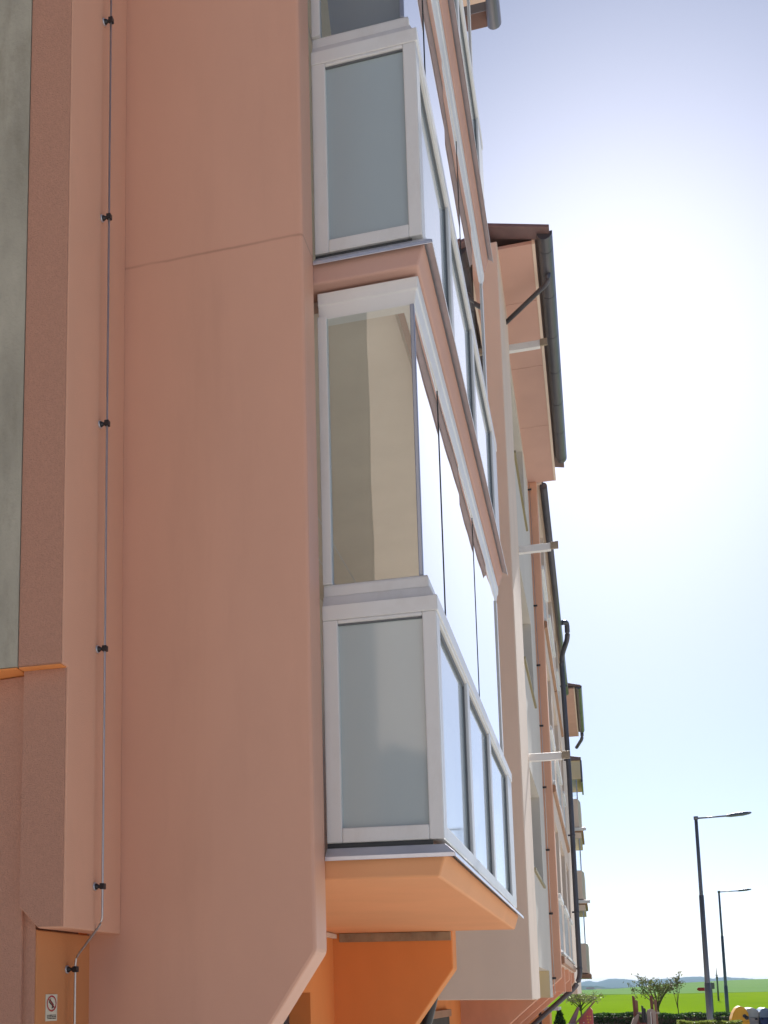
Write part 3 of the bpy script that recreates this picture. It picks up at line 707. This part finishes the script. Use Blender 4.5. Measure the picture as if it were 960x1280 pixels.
MB().prism([(-0.50, 0.88), (-0.16, 1.45), (-0.12, 1.43), (-0.28, 0.92)], -0.4, 0.5, 'y').build('roof', 'roof_board', ph, 0.006)
MB().prism([(-0.52, 0.90), (-0.20, 1.47), (-0.16, 1.45), (-0.48, 0.88)], 0.5, 0.56, 'y').build('barge_board', 'timber', ph, 0.006)
B('eave_rail', 'white_paint', ph, -0.54, -0.26, -0.5, 0.4, 0.86, 0.91, 0.005)
dots = MB()
for (x, z) in ((0.13, 1.15), (0.22, 1.15), (0.13, 1.05), (0.22, 1.05), (0.15, 0.96)): dots.tube([(x, -0.402, z), (x, -0.412, z)], 0.024, 10)
dots.build('painted_dots', 'yellow_paint', ph)
dots = MB()
for (x, z) in ((0.0, 0.95), (0.0, 0.83), (-0.1, 0.8), (0.24, 0.84), (0.12, 0.8), (0.24, 0.72)): dots.tube([(x, -0.402, z), (x, -0.412, z)], 0.02, 10)
dots.build('painted_dots', 'white_paint', ph)
fe = MB().box(-0.68, 0.32, 40.9, 40.95, -1.16, -1.09)
for k in range(9): fe.box(-0.66 + k * 0.12, -0.60 + k * 0.12, 40.9, 40.93, -2.0, -1.16)
tag(fe.build('low_fence', 'ply', None, 0.004), 'low pale wooden fence standing in front of the red playhouse', 'fence')

pt = empty('climbing_frame', (1.15, 36, -2.0), 'wooden climbing frame with tall leaning brown posts, pale panels and a slide', 'climbing frame')
def post(x, z1, w, lean, mat='timber', y=0.0):
    MB().prism([(x - w, 0), (x + w, 0), (x + w + lean, z1), (x - w + lean, z1 + 0.03)], y, y + 0.09, 'y').build('post', mat, pt, 0.01)
post(-0.245, 1.82, 0.036, -0.055, 'timber_red'); post(-0.185, 1.70, 0.036, -0.03, 'timber', 0.3); post(0.235, 1.83, 0.04, -0.06, 'timber_red'); post(0.315, 1.72, 0.036, -0.02, 'timber', 0.3)
post(-0.05, 1.55, 0.028, -0.03, 'black', -0.2); post(0.01, 1.48, 0.028, -0.03, 'black', -0.15)
MB().prism([(0.03, 0), (0.27, 0), (0.27, 1.40), (0.22, 1.46), (0.13, 1.48), (0.05, 1.45), (0.03, 1.40)], -0.05, 0.0, 'y').build('panel', 'ply', pt, 0.01)
B('panel_slot', 'timber_red', pt, 0.155, 0.175, -0.056, -0.051, 0.9, 1.36); B('hand_grip', 'white_paint', pt, 0.125, 0.150, -0.075, -0.051, 1.05, 1.40, 0.005)
B('panel', 'timber_red', pt, -0.24, 0.0, -0.35, -0.28, 0.2, 1.10, 0.01)
MB().prism([(-0.62, 0.45), (-0.34, 1.20), (-0.20, 1.36), (-0.16, 1.30), (-0.24, 1.10), (-0.48, 0.45)], -0.1, 0.35, 'y').build('slide', 'ply', pt, 0.01)
B('beam', 'ply', pt, -0.27, 0.38, 0.12, 0.18, 1.33, 1.38, 0.006)

# ================================================================== WASTE CONTAINERS
def paint(n, c, r=0.4): M[n] = plain(n, c, r, var=0.08, scale=5, dirt=((c[0] * 0.5, c[1] * 0.5, c[2] * 0.5), 4, 0.3, 0.6))
paint('yellow_plastic', (0.72, 0.36, 0.008)); paint('pale_grey_plastic', (0.48, 0.46, 0.46)); paint('blue_plastic', (0.018, 0.06, 0.26)); paint('charcoal_plastic', (0.06, 0.07, 0.085)); paint('silver_lid', (0.45, 0.52, 0.55)); paint('sky_blue_lid', (0.22, 0.33, 0.5))
def dome(w, d, h0, h1):      # curved lid profile (x, z)
    return [(-w / 2 + w * k / 10, h0 + (h1 - h0) * math.sin(math.pi * (0.06 + 0.88 * k / 10)) ** 0.4) for k in range(11)]
def container(x, y, w, body, lid, label):
    t = empty('waste_container', (x, y, -2.02), label, 'waste container', 'waste containers by the hedge')
    MB().prism([(-w * 0.42, 0.12), (w * 0.42, 0.12), (w * 0.5, 1.18), (-w * 0.5, 1.18)], -0.5, 0.5, 'y').build('body', body, t, 0.03)
    d = dome(w * 1.06, 1.0, 1.18, 1.46)
    MB().prism([(-w * 0.53, 1.17)] + d + [(w * 0.53, 1.17)], -0.54, 0.54, 'y').build('lid', lid, t, 0.015)
    for sx_ in (-1, 1):
        MB().tube([(sx_ * w * 0.34, -0.42, 0.1), (sx_ * w * 0.34, -0.36, 0.1)], 0.1, 14).build('wheel', 'black', t)
        MB().tube([(sx_ * w * 0.36, -0.56, 1.12), (sx_ * w * 0.2, -0.56, 1.12)], 0.022, 8).build('handle', 'black', t)
    return t
yc = empty('waste_container', (3.99, 40, -2.02), 'yellow domed recycling container with a black opening beside the hedge', 'waste container', 'waste containers by the hedge')
b_ = MB().prism([(x * 0.56, z) for x, z in [(-0.28, 0.1), (0.36, 0.1), (0.44, 1.0), (0.42, 1.30), (0.26, 1.47), (0.02, 1.52), (-0.18, 1.46), (-0.34, 1.32), (-0.46, 1.12), (-0.44, 1.05), (-0.34, 1.0)]], -0.4, 0.4, 'y').build('body', 'yellow_plastic', yc, 0.03)
MB().tube([(0.12, -0.4, 1.22), (0.12, -0.43, 1.22)], 0.055, 18).tube([(0.17, -0.4, 1.17), (0.17, -0.43, 1.17)], 0.06, 18).build('opening', 'black', yc)
B('rim', 'yellow_plastic', yc, -0.255, 0.25, -0.42, 0.42, 1.02, 1.06, 0.01)
container(4.36, 40.6, 0.42, 'pale_grey_plastic', 'silver_lid', 'pale grey waste container with a silver lid next to the yellow one')
container(4.72, 40.4, 0.30, 'blue_plastic', 'sky_blue_lid', 'blue waste container at the right edge between grey and charcoal ones')
container(4.98, 39.8, 0.34, 'charcoal_plastic', 'charcoal_plastic', 'charcoal waste container cut off by the right edge of the picture')

# ================================================================== SIGNS, POLE, FARM
M['road_red'] = plain('road_sign_red', (0.40, 0.015, 0.015), 0.5, var=0.05)
M['sign_grey'] = plain('sign_back_grey', (0.16, 0.17, 0.19), 0.5, metal=0.3, var=0.1)
rs = empty('direction_sign', (4.75, 60, -2.0), 'flat red direction board sticking out left of the nearer lamp', 'sign')
MB().prism([(-0.50, 2.0), (-0.42, 1.94), (0.0, 1.94), (0.0, 2.10), (-0.42, 2.10), (-0.48, 2.06)], -0.02, 0.0, 'y').build('board', 'road_red', rs)
MB().tube([(0, 0.03, 0), (0, 0.03, 2.15)], 0.03, 8).build('post', 'sign_grey', rs)
gs = empty('road_sign', (4.98, 61, -2.0), 'square grey back of a road sign on a thin post, right of the nearer lamp', 'sign')
B('plate', 'sign_grey', gs, -0.12, 0.13, -0.02, 0.0, 2.03, 2.33, 0.005)
MB().tube([(0, 0.03, 0), (0, 0.03, 2.3)], 0.028, 8).build('post', 'sign_grey', gs)
up = empty('utility_pole', (12.9, 150, -1.3), 'slender utility pole standing far out in the field between the lamps', 'pole')
MB().tube([(0, 0, 0), (0, 0, 2.6), (-0.02, 0, 3.1), (-0.03, 0, 3.9)], [0.11, 0.09, 0.05, 0.02], 8).build('mast', 'sign_grey', up)
MB().box(-0.12, 0.12, -0.1, 0.1, 2.5, 2.8).build('box', 'sign_grey', up, 0.02)
MB().tube([(-0.18, 0, 2.95), (0.14, 0, 2.95)], 0.03, 6).build('crossarm', 'sign_grey', up)
M['farm_wall'] = plain('farm_white', (0.7, 0.66, 0.6), 0.8, var=0.1, scale=0.3); M['farm_roof'] = plain('farm_roof', (0.35, 0.14, 0.09), 0.8, var=0.15, scale=0.3)
fb = empty('farm_building', (-9.5, 1500, -8.2), 'tiny white farm building with a red roof below the distant hills', 'building')
MB().box(-7, 1, -3, 3, 0, 10).box(4, 9, -3, 3, 0, 8.5).build('wall', 'farm_wall', fb)
MB().prism([(-3.6, 10), (3.6, 10), (0, 12)], -8, 1.5, 'x').prism([(-3.6, 8.5), (3.6, 8.5), (0, 10.2)], 3.5, 9.5, 'x').build('roof', 'farm_roof', fb)

# ================================================================== HAZE
hz, nt, o = newmat('haze_air')
vp = N(nt, 'ShaderNodeVolumePrincipled'); vp.inputs['Color'].default_value = (0.52, 0.73, 0.98, 1); vp.inputs['Density'].default_value = 0.00011
vp.inputs['Anisotropy'].default_value = 0.0
nt.links.new(vp.outputs[0], o.inputs['Volume'])
ha = MB().box(-13000, 13000, -80, 15000, -18, 95).build('haze', hz)
ha['kind'] = 'stuff'
